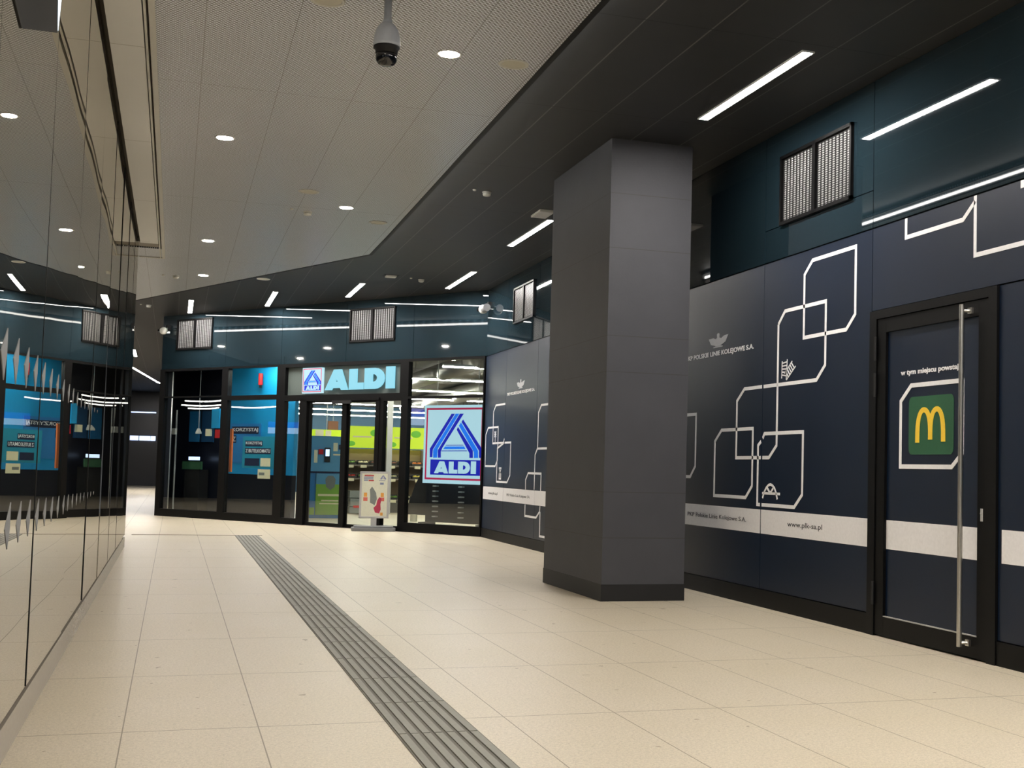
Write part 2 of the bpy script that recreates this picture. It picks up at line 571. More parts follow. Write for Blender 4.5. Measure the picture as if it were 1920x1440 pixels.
# solid patches standing in for a mirrored reflection high on the left wall
t_ = empty('wall_reflection_patch', 'dark patch with a glowing side standing in for a reflection, high on the mirrored wall', 'reflection', loc=(XL, 5.8, 3.1))
m = MB()
n = 0
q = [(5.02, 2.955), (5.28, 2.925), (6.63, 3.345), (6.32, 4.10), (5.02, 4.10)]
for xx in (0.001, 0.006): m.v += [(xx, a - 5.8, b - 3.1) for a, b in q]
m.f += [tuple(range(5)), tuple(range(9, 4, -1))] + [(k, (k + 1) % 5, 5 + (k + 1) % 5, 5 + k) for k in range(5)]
m.build('dark_reflection', mat('charcoal_reflection', (24, 24, 24), 0.6, spec=0.2), t_)
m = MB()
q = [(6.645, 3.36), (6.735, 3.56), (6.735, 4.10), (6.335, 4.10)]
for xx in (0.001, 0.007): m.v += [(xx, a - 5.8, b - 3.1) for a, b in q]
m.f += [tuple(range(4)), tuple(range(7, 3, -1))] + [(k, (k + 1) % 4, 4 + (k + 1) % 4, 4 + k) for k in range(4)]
m.build('bright_reflection', mat('glowing_reflection', (230, 245, 255), 0.4, em=(226, 242, 255), es=1.3), t_)

# ------------------------------------------------------------------ right wall: glossy bulkhead above, film covered hoarding below
wr_ = struct(box(-23.03, 7, 0.03, 0.4, 0, 4.6).build('wall_right', M_blackm, None, WR), 'right wall of glossy navy panels over a printed hoarding')
def seg(y1, y0, z0, z1, name, m, dep=0.03):
    return box(-y1 + 0.004, -y0 - 0.004, 0, dep, z0 + 0.004, z1 - 0.004).build(name, m, wr_)
ysr = [23.02, 21.476, 19.45, 17.40, 15.35, 13.30, 11.253, 9.206, 7.16, 5.11, 3.06, 1.01, -1.04, -3.1, -5.1, -7]
for a, b in zip(ysr[:-1], ysr[1:]):
    if (a, b) in ((11.253, 9.206),):
        seg(a, b, 3.35, 3.67, 'upper_panel', M_navyglass)
        seg(a, b, 3.67, 4.6, 'upper_panel', M_navyglass)
    else:
        seg(a, b, 3.35, 4.6, 'upper_panel', M_navyglass)
hp = []
for a, b in zip(ysr[:-1], ysr[1:]):
    if b >= 9.2: hp.append(seg(a, b, 0.17, 3.345, 'hoarding_panel', M_hoard))
hp.append(seg(9.206, 4.0, 2.65, 3.345, 'hoarding_panel', M_hoard))
for a, b in ((7.485, 5.45), (5.45, 3.4), (3.4, 1.35), (1.35, -0.7), (-0.7, -2.8), (-2.8, -7)):
    hp.append(seg(a, b, 0.17, 2.645, 'hoarding_panel', M_hoard))
seg(4.0, -7, 2.65, 3.345, 'hoarding_panel', M_hoard)
g = MB()
for a, b in ((23.02, 9.206), (7.485, -7)):
    g.box(-a, -b, -0.012, 0.03, 0, 0.166)
struct(g.build('baseboard_right', M_plinth, None, WR), 'black plinth under the hoarding')
# white band
bd = MB()
for a, b in ((22.98, 21.48), (21.47, 19.455), (19.445, 17.405), (17.395, 15.355), (15.345, 13.305), (13.295, 11.262), (11.244, 9.212), (7.44, 5.45), (5.44, 3.4), (3.39, -6.9)):
    bd.box(-a, -b, -0.0015, 0.0, 0.705, 0.937)
bd.build('white_band', M_band, wr_)
# white line drawing, (y, z) on the wall
def yz(pts): return [(-a, b) for a, b in pts]
LW = 0.034
art = MB()
A = dict(a=-0.0022, b=0.0)
def rib(pts, closed=False, wdt=LW): art.ribbon(yz(pts), wdt, -0.0022, 0.0, closed)
rib([(10.41, 3.126), (10.257, 3.239), (9.48, 3.241), (9.48, 2.661), (9.629, 2.543), (10.41, 2.543)], True)
rib([(10.93, 2.719), (10.794, 2.833), (9.996, 2.833), (9.996, 2.263), (10.154, 2.138), (11.232, 2.138)])
rib([(11.27, 2.138), (11.672, 2.138), (11.848, 2.022), (11.848, 1.443), (11.27, 1.443)])
rib([(11.232, 1.443), (11.09, 1.443), (10.93, 1.558), (10.93, 2.719)])
rib([(12.39, 1.616), (12.221, 1.732), (11.46, 1.732), (11.46, 1.161), (11.604, 1.044), (12.39, 1.044)], True)
rib([(11.27, 1.60), (11.334, 1.563), (11.334, 0.984), (11.27, 0.984)])
rib([(11.232, 1.632), (11.195, 1.676), (10.395, 1.676), (10.395, 1.102), (10.548, 0.984), (11.232, 0.984)])
rib([(13.6, 1.925), (12.92, 1.925), (12.92, 1.35), (13.054, 1.235), (13.6, 1.235)])
rib([(8.697, 3.34), (8.697, 3.187), (7.927, 3.190), (7.778, 3.298)])
rib([(7.775, 3.34), (7.775, 2.903), (6.9, 2.903)])
rib([(7.235, 3.34), (7.235, 3.303), (6.9, 3.303)])
rib([(21.50, 2.40), (22.178, 2.40), (22.34, 2.29), (22.34, 1.72), (21.50, 1.72)])
rib([(21.45, 1.72), (21.04, 1.72), (21.04, 1.158), (21.227, 1.036), (21.98, 1.036), (21.98, 1.628), (21.566, 1.707), (21.50, 1.79)])
rib([(22.719, 2.008), (21.96, 2.008), (21.95, 1.423), (22.111, 1.31), (22.875, 1.31), (22.89, 1.888)], True)
rib([(18.0, 2.283), (19.186, 2.283), (19.34, 2.172), (19.34, 1.60)])
rib([(18.0, 1.60), (19.349, 1.60), (19.479, 1.505), (19.479, 0.95)])
rib([(19.10, 0.94), (19.10, 1.207), (19.867, 1.207), (20.01, 1.097), (20.0, 0.94)])
rib([(20.0, 0.70), (20.0, 0.513), (19.326, 0.513), (19.13, 0.614), (19.11, 0.70)])
rib([(19.10, 0.614), (19.10, 0.235), (18.5, 0.235)])
art.build('line_drawing', M_white, wr_)
# small pictograms
ic = MB()
def icon(strokes, wdt): 
    for s_ in strokes: ic.ribbon(yz(s_), wdt, -0.0022, 0.0)
def icurve(pix, f): return [f(*p) for p in pix]
# bridge
fb = lambda u, v: (11.23 - (u - 450) / 820 * 0.393, 1.189 - (v - 420) / 660 * 0.143)
icon([icurve([(480, 1060), (560, 780), (650, 590), (740, 480), (830, 440), (920, 480), (1010, 590), (1080, 780), (1145, 1080)], fb),
      icurve([(460, 840), (1260, 840)], fb), icurve([(690, 600), (820, 830), (960, 600)], fb)], 0.024)
# ladder-like tracks
fs = lambda u, v: (10.853 - (u - 450) / 490 * 0.295, 2.374 - (v - 400) / 740 * 0.205)
for L_, R_ in ((((475, 460), (465, 1050)), ((650, 420), (620, 1120))), (((815, 510), (560, 900)), ((930, 700), (630, 1120)))):
    icon([icurve(L_, fs), icurve(R_, fs)], 0.014)
    for k in range(5):
        f_ = 0.12 + k * 0.17
        p = (L_[0][0] + (L_[1][0] - L_[0][0]) * f_, L_[0][1] + (L_[1][1] - L_[0][1]) * f_)
        q = (R_[0][0] + (R_[1][0] - R_[0][0]) * f_, R_[0][1] + (R_[1][1] - R_[0][1]) * f_)
        icon([icurve((p, q), fs)], 0.013)
# signal crossing and tower, far panels
icon([[(22.23, 1.93), (22.10, 1.83)], [(22.10, 1.93), (22.23, 1.83)], [(22.165, 1.94), (22.165, 1.74)], [(22.24, 1.88), (22.09, 1.88)]], 0.022)
icon([[(21.82, 1.28), (21.65, 1.28)], [(21.80, 1.27), (21.735, 1.20), (21.67, 1.27)], [(21.735, 1.22), (21.735, 1.10)], [(21.79, 1.19), (21.80, 1.09), (21.67, 1.09), (21.68, 1.19)], [(21.74, 1.12), (21.74, 1.16)]], 0.026)
ic.build('pictogram', M_white, wr_)
# winged emblems and lettering
def emblem(yc, zc, k):
    e = MB()
    W_ = [(-0.25, 0.047), (-0.13, 0.05), (-0.06, 0.035), (-0.03, 0.045), (-0.03, 0.06), (-0.035, 0.075), (-0.02, 0.088), (0.02, 0.088), (0.035, 0.075), (0.03, 0.06), (0.03, 0.045), (0.08, 0.035), (0.15, 0.055), (0.26, 0.06), (0.19, -0.005), (0.09, -0.028), (-0.09, -0.028), (-0.19, -0.012)]
    e.raw(*poly_geo([[(x * k, z * k * 1.1) for x, z in W_]], 0.001), Matrix.Translation((-yc, -0.0012, zc)) @ UP)
    e.box(-yc - 0.12 * k, -yc + 0.12 * k, -0.0022, 0, zc - 0.055 * k, zc - 0.040 * k)
    e.box(-yc - 0.07 * k, -yc + 0.07 * k, -0.0022, 0, zc - 0.038 * k, zc - 0.030 * k)
    e.build('winged_emblem', mat('pale_grey_emblem', (196, 198, 202), 0.5), wr_)
emblem(12.355, 2.672, 1.0)
emblem(20.49, 2.672, 1.0)
def wtext(s_, y0, y1, z, h, m_, bold=0.0, name='lettering'):
    flat(text_geo(s_, abs(y0 - y1), h, 0.0008, bold), -y0, -0.0022, z).build(name, m_, wr_)
wtext('PKP POLSKIE LINIE KOLEJOWE S.A.', 13.24, 11.47, 2.516, 0.066, M_white, 0.030)
wtext('PKP POLSKIE LINIE KOLEJOWE S.A.', 21.37, 19.60, 2.516, 0.066, M_white, 0.030)
wtext('PKP Polskie Linie Kolejowe S.A.', 13.10, 11.58, 0.79, 0.056, M_text)
wtext('PKP Polskie Linie Kolejowe S.A.', 21.22, 19.72, 0.79, 0.056, M_text)
wtext('www.plk-sa.pl', 10.677, 10.008, 0.787, 0.062, M_text)
wtext('www.plk-sa.pl', 22.556, 21.878, 0.787, 0.062, M_text)

# door in the hoarding
d1 = struct(empty('door_1', 'black framed glass door covered in navy film with a green square emblem', None, WR))
g = MB()
for a in ((-9.206, -9.10, -0.02, 0.06, 0, 2.645), (-7.585, -7.485, -0.02, 0.06, 0, 2.645), (-9.10, -7.585, -0.02, 0.06, 2.575, 2.645)):
    g.box(*a)
g.build('frame', M_black, d1)
g = MB()
for a in ((-9.095, -8.965, -0.01, 0.05, 0.012, 2.57), (-7.71, -7.592, -0.01, 0.05, 0.012, 2.57), (-8.965, -7.71, -0.01, 0.05, 2.455, 2.57), (-8.965, -7.71, -0.01, 0.05, 0.012, 0.165)):
    g.box(*a)
lf = g.build('leaf', M_black, d1, bevel=0.003)
box(-8.965, -7.71, 0.012, 0.03, 0.165, 2.455).build('film_covered_pane', M_hoard, d1)
box(-8.962, -7.712, 0.0105, 0.012, 0.705, 0.937).build('white_band', M_band, d1)
box(-8.965, -7.71, -0.012, 0.02, 0.165, 0.172).build('glazing_bead', M_alu, d1)
g = MB().ribbon(yz([(8.765, 1.885), (8.618, 2.003), (7.93, 2.003), (7.93, 1.47), (8.062, 1.368), (8.765, 1.368)]), 0.034, 0.009, 0.012, True)
g.build('line_drawing', M_white, d1)
g = MB()
pts = []
x0, x1, z0, z1, r = -8.645, -8.04, 1.461, 1.912, 0.045
for cx_, cz_, a0 in ((x1 - r, z1 - r, 0), (x0 + r, z1 - r, 90), (x0 + r, z0 + r, 180), (x1 - r, z0 + r, 270)):
    for k in range(6):
        a = math.radians(a0 + k * 18)
        pts.append((cx_ + r * math.cos(a), cz_ + r * math.sin(a)))
g.prism(pts, 0.0095, 0.012, 'y').build('green_square', M_green, d1)
# yellow double arch
def arch(xa, xb, ztop, zb0, zb1, t0=0.055, t1=0.040):
    m_ = MB()
    c_, hw = (xa + xb) / 2, (xb - xa) / 2
    outer, inner = [], []
    N = 20
    for k in range(N + 1):
        a = PI * k / N
        f_ = -math.cos(a)
        zz = math.sin(a) ** 0.62
        zb = zb0 if f_ < 0 else zb1
        outer.append((c_ + f_ * (hw + t0 / 2), zb + (ztop - zb) * zz))
        inner.append((c_ + f_ * (hw - t0 / 2), zb + (ztop - t1 - zb) * zz))
    for k in range(N):
        m_.prism([outer[k], outer[k + 1], inner[k + 1], inner[k]], 0.007, 0.0095, 'y')
    return m_
a1 = arch(-8.522, -8.344, 1.826, 1.554, 1.575)
a2 = arch(-8.344, -8.170, 1.826, 1.575, 1.557)
a1.raw([(x, y - 0.0006, z) for x, y, z in a2.v], a2.f)
a1.build('double_arch_emblem', M_yellow, d1)
flat(text_geo('w tym miejscu powstaje', 0.83, 0.052, 0.0008, 0.032), -8.77, 0.0095, 2.078).build('lettering', M_white, d1)
h = MB().tube((-7.825, -0.075, 0.085), (-7.825, -0.075, 2.545), 0.019, 16).build('pull_bar', M_steel, d1, smooth=False)
for zz in (0.115, 2.50):
    MB().tube((-7.825, -0.07, zz), (-7.80, -0.01, zz), 0.012, 10).box(-7.825, -7.775, -0.026, -0.01, zz - 0.022, zz + 0.022).build('handle_mount', M_steel, d1)
for za, zb in ((2.43, 2.235), (2.13, 1.935), (0.435, 0.25)):
    MB().tube((-9.10, -0.028, zb), (-9.10, -0.028, za), 0.012, 10).build('hinge', M_blackm, d1)
MB().box(-7.668, -7.645, -0.016, -0.01, 0.985, 1.075).tube((-7.656, -0.022, 1.04), (-7.656, -0.01, 1.04), 0.008, 8).build('lock', M_alu, d1)

# ------------------------------------------------------------------ column
co = struct(box(4.0115, 4.882, 11.84, 13.89, 0.0, 4.6).build('wall_column', M_col), 'square dark grey clad column standing before the hoarding')
co['label'] = 'square dark grey clad column standing before the hoarding'
struct(box(4.006, 4.888, 11.835, 13.895, 0, 0.165).build('baseboard_column', M_blackm), 'black base round the column')

# ------------------------------------------------------------------ front wall and shop front
wf = struct(box(0.0, FL, 0.03, 0.3, 3.36, 4.6).build('wall_front', M_blackm, None, FR), 'glossy navy panels above the shop windows')
sj = [9.88, 7.60, 5.75, 3.78, 1.90, 0.0]
for a, b in zip(sj[:-1], sj[1:]):
    box(S(a) + 0.004, S(b) - 0.004, 0, 0.03, 3.365, 4.598).build('upper_panel', M_navyglass, wf)
def window(name, label, s0, s1, z0, z1, fl=0.05, fr=0.05, ft=0.05, fb_=0.05, transoms=(), panez=None):
    wn = struct(empty(name, label, None, FR))
    g = MB()
    g.box(S(s0), S(s0) + fl, -0.03, 0.08, z0, z1).box(S(s1) - fr, S(s1), -0.03, 0.08, z0, z1)
    g.box(S(s0) + fl, S(s1) - fr, -0.03, 0.08, z1 - ft, z1).box(S(s0) + fl, S(s1) - fr, -0.03, 0.08, z0, z0 + fb_)
    for tz0, tz1 in transoms: g.box(S(s0) + fl, S(s1) - fr, -0.03, 0.08, tz0, tz1)
    g.build('frame', M_black, wn)
    box(S(s0) + fl, S(s1) - fr, 0.02, 0.03, z0 + fb_, z1 - ft).build('pane', M_glass, wn)
    return wn
window('window_1', 'tall dark shop window at the far corner', 9.88, 7.56, 0.0, 3.36, 0.17, 0.09, 0.05, 0.17, ((2.70, 2.73),))
window('window_2', 'shop window showing a bright blue wall and a poster', 7.56, 5.70, 0.0, 3.36, 0.12, 0.12, 0.04, 0.17, ((2.62, 2.72),))
window('window_3', 'narrow shop window beside the sliding door', 5.70, 5.03, 0.0, 2.60, 0.14, 0.03, 0.02, 0.13)
window('window_4', 'narrow shop window right of the sliding door', 2.73, 2.10, 0.0, 2.60, 0.10, 0.05, 0.05, 0.10)
w5 = window('window_5', 'large shop window with the lit square sign behind it', 2.10, 0.02, 0.0, 3.36, 0.13, 0.03, 0.05, 0.18, ((2.585, 2.63),))
# sliding door
d2 = struct(empty('door_2', 'glazed sliding door of the supermarket in a black frame', None, FR))
MB().box(S(5.05), S(4.84), -0.06, 0.12, 0, 2.62).box(S(2.84), S(2.73), -0.04, 0.10, 0, 2.62).box(S(5.05), S(2.73), -0.06, 0.12, 2.57, 2.62).box(S(4.9), S(2.84), -0.02, 0.08, 0.0, 0.012).build('frame', M_black, d2)
box(S(4.05), S(3.5), -0.09, -0.06, 2.50, 2.57).build('sensor', M_blackm, d2)
for a, b, dd_ in ((4.84, 3.70, 0.0), (3.72, 2.84, 0.05)):
    sl, sr = (0.035, 0.14) if a > 4 else (0.045, 0.03)
    g = MB().box(S(a), S(a) + sl, dd_, dd_ + 0.04, 0.012, 2.57).box(S(b) - sr, S(b), dd_, dd_ + 0.04, 0.012, 2.57)
    g.box(S(a) + sl, S(b) - sr, dd_, dd_ + 0.04, 2.535, 2.57).box(S(a) + sl, S(b) - sr, dd_, dd_ + 0.04, 0.012, 0.075)
    lf = g.build('leaf', M_black, d2)
    box(S(a) + sl, S(b) - sr, dd_ + 0.015, dd_ + 0.023, 0.075, 2.535).build('pane', M_glass, lf)
# band over the door with the sign
struct(MB().box(S(5.70), S(2.10), -0.03, 0.08, 2.60, 2.70).box(S(5.70), S(2.10), -0.03, 0.08, 3.29, 3.36).box(S(5.70), S(5.56), -0.03, 0.08, 2.70, 3.29).box(S(2.20), S(2.10), -0.03, 0.08, 2.70, 3.29).build('trim_5', M_black, None, FR), 'black frame round the sign over the door')

# letter outlines, in the pixel grid of one close-up, mapped to a unit height
def arc(cx_, cy__, rx_, ry_, a0, a1, n_=10):
    return [(cx_ + rx_ * math.cos(math.radians(a0 + (a1 - a0) * k / n_)), cy__ + ry_ * math.sin(math.radians(a0 + (a1 - a0) * k / n_))) for k in range(n_ + 1)]
LET = {
 'A': [[(660, 475), (800, 150), (925, 150), (1035, 475), (925, 475), (908, 443), (788, 443), (772, 475)], [(851, 298), (868, 345), (833, 345)]],
 'L': [[(1050, 152), (1175, 152), (1175, 368), (1274, 368), (1274, 474), (1050, 474)]],
 'D': [[(1292, 148), (1450, 148)] + arc(1450, 310, 152, 162, -90, 90) + [(1292, 472)], [(1418, 245)] + arc(1428, 303, 60, 58, -90, 90) + [(1418, 361)]],
 'I': [[(1622, 134), (1754, 134), (1754, 470), (1622, 470)]],
}
def letter_geo(ch, x0, z0, kx, kz):
    return poly_geo([[(x0 + (u - 660) * kx, z0 + (475 - v) * kz) for u, v in p] for p in LET[ch]], 0.012)

# A-shaped emblem and square sign, pixel grid of the close-up -> unit square
def uv(x, y):
    l_ = 195 - (y - 380) * 0.0272
    r_ = 680 - (y - 380) * 0.036
    return ((x - l_) / (r_ - l_), 1 - (y - 380) / (622 + 15 * (x - l_) / (r_ - l_)))
EMB_D = [[(412, 450), (438, 450), (262, 735), (258, 797), (238, 797), (238, 728)],
         [(478, 450), (508, 450), (338, 722), (326, 752), (326, 800), (303, 800), (303, 740)],
         [(503, 496), (648, 732), (648, 803), (625, 803), (625, 745), (491, 516)],
         [(463, 556), (578, 745), (578, 803), (551, 803), (551, 765), (453, 578)],
         [(368, 698), (503, 698), (507, 704), (364, 704)], [(334, 743), (532, 743), (535, 750), (330, 750)]]
EMB_M = [[(444, 450), (473, 450), (301, 730), (296, 800), (265, 800), (265, 738)],
         [(487, 520), (618, 745), (618, 803), (586, 803), (586, 756), (470, 546)],
         [(360, 711), (510, 711), (522, 733), (346, 733)]]
def square_sign(parent, x0, z0, w_, h_, y, rim=True):
    def T(p): u, v = uv(*p); return (x0 + u * w_, z0 + v * h_)
    def panel(name, boxes, m_, d=0.004):
        g = MB()
        for (a, b), (c_, e) in boxes: g.box(x0 + a * w_, x0 + c_ * w_, y - d, y, z0 + b * h_, z0 + e * h_)
        return g.build(name, m_, parent)
    box(x0, x0 + w_, y, y + 0.08, z0, z0 + h_).build('lightbox_face', M_signwhite, parent)
    r0, r1 = 0.035, 0.060
    panel('red_border', [((r0, r0 + .012), (r1, 1 - r0)), ((1 - r1, r0 + .012), (1 - r0, 1 - r0)), ((r0, 1 - r1), (1 - r0, 1 - r0)), ((r0, r0 + .012), (1 - r0, r1 + .012))], M_signred, 0.003)
    for nm, lst, m_ in (('emblem_stripe', EMB_D, M_signblue), ('emblem_stripe', EMB_M, M_signmid)):
        g = MB()
        for p in lst: g.raw(*poly_geo([[T(q) for q in p]], 0.002), Matrix.Translation((0, y - 0.003, 0)) @ UP)
        g.build(nm, m_, parent)
    a, b = T((240, 935)); c_, e = T((635, 822))
    box(a, c_, y - 0.003, y, b, e).build('blue_name_plate', M_signblue, parent)
    g = MB()
    aw, ah = (c_ - a), (e - b)
    kx = aw * 0.84 / (1754 - 660); kz = ah * 0.80 / 330
    for ch in 'ALDI': g.raw(*letter_geo(ch, a + aw * 0.08, b + ah * 0.10, kx, kz), Matrix.Translation((0, y - 0.004, 0)) @ UP @ Matrix.Scale(0.2, 4, (0, 0, 1)))
    g.build('lettering', M_signwhite, parent)
sg = empty('shop_sign', 'glowing pale blue shop name letters and small emblem above the sliding door', 'shop sign', FR)
box(S(5.56), S(2.20), 0.05, 0.07, 2.70, 3.29).build('sign_panel', M_signback, sg)
square_sign(sg, S(5.05), 2.735, 0.60, 0.53, -0.01)
kx = (4.363 - 2.372) / (1754 - 660)
for ch in 'ALDI':
    MB().raw(*letter_geo(ch, S(4.363), 2.79, kx, 0.422 / 325), Matrix.Translation((0, 0.0, 0)) @ UP).build('letter', M_cyan, sg)
sq = empty('lit_square_sign', 'large lit white square sign with blue striped letter emblem hanging in the window', 'lit sign', FR)
square_sign(sq, S(1.69), 0.955, 1.56, 1.505, 0.16)
for s_ in (1.4, 0.35): MB().tube((S(s_), 0.2, 2.46), (S(s_), 0.2, 3.9), 0.006, 8).build('hanging_wire', M_alu, sq)

# ------------------------------------------------------------------ ventilation grilles
def grille(M, x0, x1, z0, z1, label):
    g_ = empty('ventilation_grille', label, 'vent', M @ Matrix.Translation(((x0 + x1) / 2, 0, z0)), group='louvred grilles in the navy upper wall')
    hw, H_ = (x1 - x0) / 2, z1 - z0
    m_ = MB().box(-hw, -hw + 0.03, -0.03, 0.0, 0, H_).box(hw - 0.03, hw, -0.03, 0.0, 0, H_).box(-hw, hw, -0.03, 0.0, 0, 0.03).box(-hw, hw, -0.03, 0.0, H_ - 0.03, H_)
    m_.box(-0.03, 0.03, -0.03, 0.0, 0, H_)
    m_.build('frame', M_black, g_)
    box(-hw + .01, hw - .01, -0.004, -0.001, .01, H_ - .01).build('backing', M_gap, g_)
    for sgn in (-1, 1):
        m_ = MB()
        a, b = (-hw + 0.045, -0.045) if sgn < 0 else (0.045, hw - 0.045)
        n_ = 9
        p_ = (b - a) / n_
        for k in range(n_):
            xc = a + p_ * (k + 0.5)
            m_.prism([(xc - p_ * .25, -0.006), (xc - p_ * .2, -0.011), (xc + p_ * .2, -0.011), (xc + p_ * .25, -0.006)], 0.045, H_ - 0.045)
        m_.build('louvre', M_dotbar, g_)
    return g_
grille(WR, -10.90, -9.54, 3.665, 4.335, 'large perforated grille near the linear lamps, high on the right wall')
grille(WR, -21.04, -19.75, 3.745, 4.36, 'grille high on the right wall just left of the column')
grille(FR, S(9.35), S(8.07), 3.79, 4.49, 'grille at the far left above the dark corner window')
grille(FR, S(3.68), S(2.40), 3.75, 4.43, 'grille above the glowing shop name letters')

# ------------------------------------------------------------------ ceiling lamps
def linear(p, q, label, z=4.6, wid=0.085):
    p, q = Vector(p), Vector(q)
    c_ = (p + q) / 2
    L_ = (q - p).length
    a = math.atan2(q.y - p.y, q.x - p.x)
    M = Matrix.Translation((c_.x, c_.y, z)) @ Matrix.Rotation(a, 4, 'Z')
    o_ = empty('linear_ceiling_lamp', label, 'lamp', M, group='linear lamps in the dark ceiling')
    MB().box(-L_ / 2 - .015, L_ / 2 + .015, -wid / 2 - .012, -wid / 2, -0.012, 0).box(-L_ / 2 - .015, L_ / 2 + .015, wid / 2, wid / 2 + .012, -0.012, 0).box(-L_ / 2 - .015, -L_ / 2, -wid / 2, wid / 2, -0.012, 0).box(L_ / 2, L_ / 2 + .015, -wid / 2, wid / 2, -0.012, 0).build('lamp_frame', M_lampbody, o_)
    box(-L_ / 2, L_ / 2, -wid / 2, wid / 2, -0.008, 0).build('diffuser', M_lamp, o_)
    return o_
for a, b, l in (((4.57, 8.76), (4.57, 10.83), 'linear lamp nearest, in front of the column'),
                ((4.62, 16.1), (4.62, 18.25), 'linear lamp ending at the left edge of the column'),
                ((4.69, 20.98), (4.69, 23.2), 'linear lamp near the white ball camera in the corner'),
                ((3.14, 23.3), (3.13, 25.35), 'linear lamp above the grille over the shop name letters'),
                ((1.74, 25.33), (1.74, 27.7), 'linear lamp above the blue shop window'),
                ((0.21, 27.5), (0.21, 29.9), 'linear lamp above the far left grille'),
                ((-1.28, 41.0), (-1.30, 43.6), 'short bright lamp in the distant passage ceiling'),
                ((-1.56, 48.8), (-0.72, 58.2), 'long slanting lamp in the distant passage ceiling')):
    linear(a, b, l)
for x, y in ((4.57, 4.0), (4.57, -1.0), (3.5, 2.6), (3.5, -2.2)):  # outer pair continues the row; inner pair added to brighten the near floor
    linear((x, y), (x, y + 2.1), 'unseen linear lamp behind the viewpoint on the right, lighting the near floor')

def downlight(x, y, z, label, r=0.074, group='round downlights'):
    o_ = empty('downlight', label, 'downlight', loc=(x, y, z), group=group)
    MB().lathe([(r, 0), (r + .001, -0.004), (r + 0.022, -0.006), (r + 0.026, 0)], n=28).build('trim_ring', M_lampbody, o_, smooth=True)
    MB().lathe([(r - .001, 0.0), (r - .001, -0.007)], n=28).build('lens', M_down2 if group.startswith('side') else M_down, o_)
    return o_
for x, y, l in ((1.88, 9.52, 'bright round downlight right of the hanging dome camera'), (0.345, 12.9, 'bright warm downlight alone over the left half of the pale ceiling'),
                (1.895, 15.81, 'round downlight beside the smoke detector in the pale ceiling'), (0.34, 19.1, 'round downlight, upper of the two near the mirrored wall end'),
                (0.35, 22.73, 'round downlight, farthest and lowest in the pale ceiling')):
    downlight(x, y, ZL, l)
for x, y in ((0.345, 6.3), (1.88, 3.2), (0.345, -0.2), (1.88, -3.4)):
    downlight(x, y, ZL, 'round downlight of the pale ceiling behind the viewpoint')
for x, y in ((-6.1, 31.4), (-5.8, 28.4), (-4.4, 25.0), (-8.7, 25.3), (-9.5, 30.0), (-12.5, 28.0)):  # last pair added to light the hall floor
    downlight(x, y, ZL, 'round downlight over the side hall seen only in reflections', group='side hall downlights')

def speaker(x, y, z, label):
    o_ = empty('ceiling_speaker', label, 'speaker', loc=(x, y, z), group='flush round ceiling speakers')
    MB().lathe([(0.095, 0), (0.095, -0.006), (0.118, -0.008), (0.122, 0)], n=28).build('rim', M_offwhite, o_, smooth=True)
    MB().lathe([(0.095, 0), (0.094, -0.004)], n=28).build('speaker_grille', mat('cream_speaker_mesh', (200, 196, 180), 0.6), o_)
for x, y, z, l in ((2.403, 9.56, ZL, 'flush cream speaker disc right of the brightest downlight'), (2.41, 16.61, ZL, 'flush speaker disc near the edge of the pale ceiling, lower of two'),
                   (1.367, 15.07, ZL, 'flush speaker disc above the smoke detector'), (0.87, 8.73, ZL, 'speaker disc cut by the top of the view'),
                   (1.406, 23.67, 4.6, 'flush speaker disc in the dark ceiling above the shop windows')):
    speaker(x, y, z, l)

def detector(x, y, z, label):
    o_ = empty('smoke_detector', label, 'smoke detector', loc=(x, y, z), group='white smoke detectors')
    MB().lathe([(0.055, 0), (0.055, -0.014), (0.050, -0.016)], n=24).build('base', M_offwhite, o_, smooth=False)
    MB().lathe([(0.046, -0.016), (0.050, -0.03), (0.044, -0.046), (0.026, -0.052)], n=24).build('sensor_head', M_offwhite, o_, smooth=True)
    MB().lathe([(0.0475, -0.020), (0.0475, -0.024)], n=24).build('vent_slot', M_greyp, o_)
def dot(x, y, z, label):
    tag(MB().lathe([(0.022, 0), (0.022, -0.01), (0.014, -0.018), (0.004, -0.02)], (x, y, z), n=16).build('indicator_button', M_offwhite, smooth=True), label, 'indicator', 'small white indicators beside the detectors')
for p, q, l in (((1.475, 16.3, ZL), (1.268, 16.18, ZL), 'left of the nearer downlight in the pale ceiling'), ((-0.093, 23.03, ZL), (-0.301, 23.0, ZL), 'near the far left tip of the pale ceiling'),
                ((3.44, 14.82, 4.6), (3.27, 14.74, 4.6), 'in the dark ceiling left of the column'), ((4.04, 22.34, 4.6), (3.84, 22.24, 4.6), 'between two linear lamps in the dark ceiling'),
                ((-0.643, 28.93, 4.6), (-0.80, 28.83, 4.6), 'in the dark ceiling over the distant passage')):
    detector(*p, 'white smoke detector ' + l)
    dot(*q, 'tiny white indicator button ' + l)
g = empty('ceiling_sensor_box', 'flat square white box in the dark ceiling above the shop name letters', 'sensor box', loc=(3.47, 22.16, 4.6))
box(-0.09, 0.09, -0.09, 0.09, -0.028, 0).build('housing', M_offwhite, g, bevel=0.004)
box(-0.13, 0.13, -0.13, 0.13, -0.004, 0).build('mounting_plate', M_blackm, g)
g = empty('ceiling_access_point', 'flat white box beside the linear lamp touching the column', 'sensor box', loc=(4.40, 15.72, 4.6))
box(-0.10, 0.10, -0.22, 0.22, -0.03, 0).build('housing', M_offwhite, g, bevel=0.004)
box(-0.085, 0.085, -0.20, 0.20, -0.034, -0.03).build('cover', M_lampbody, g)

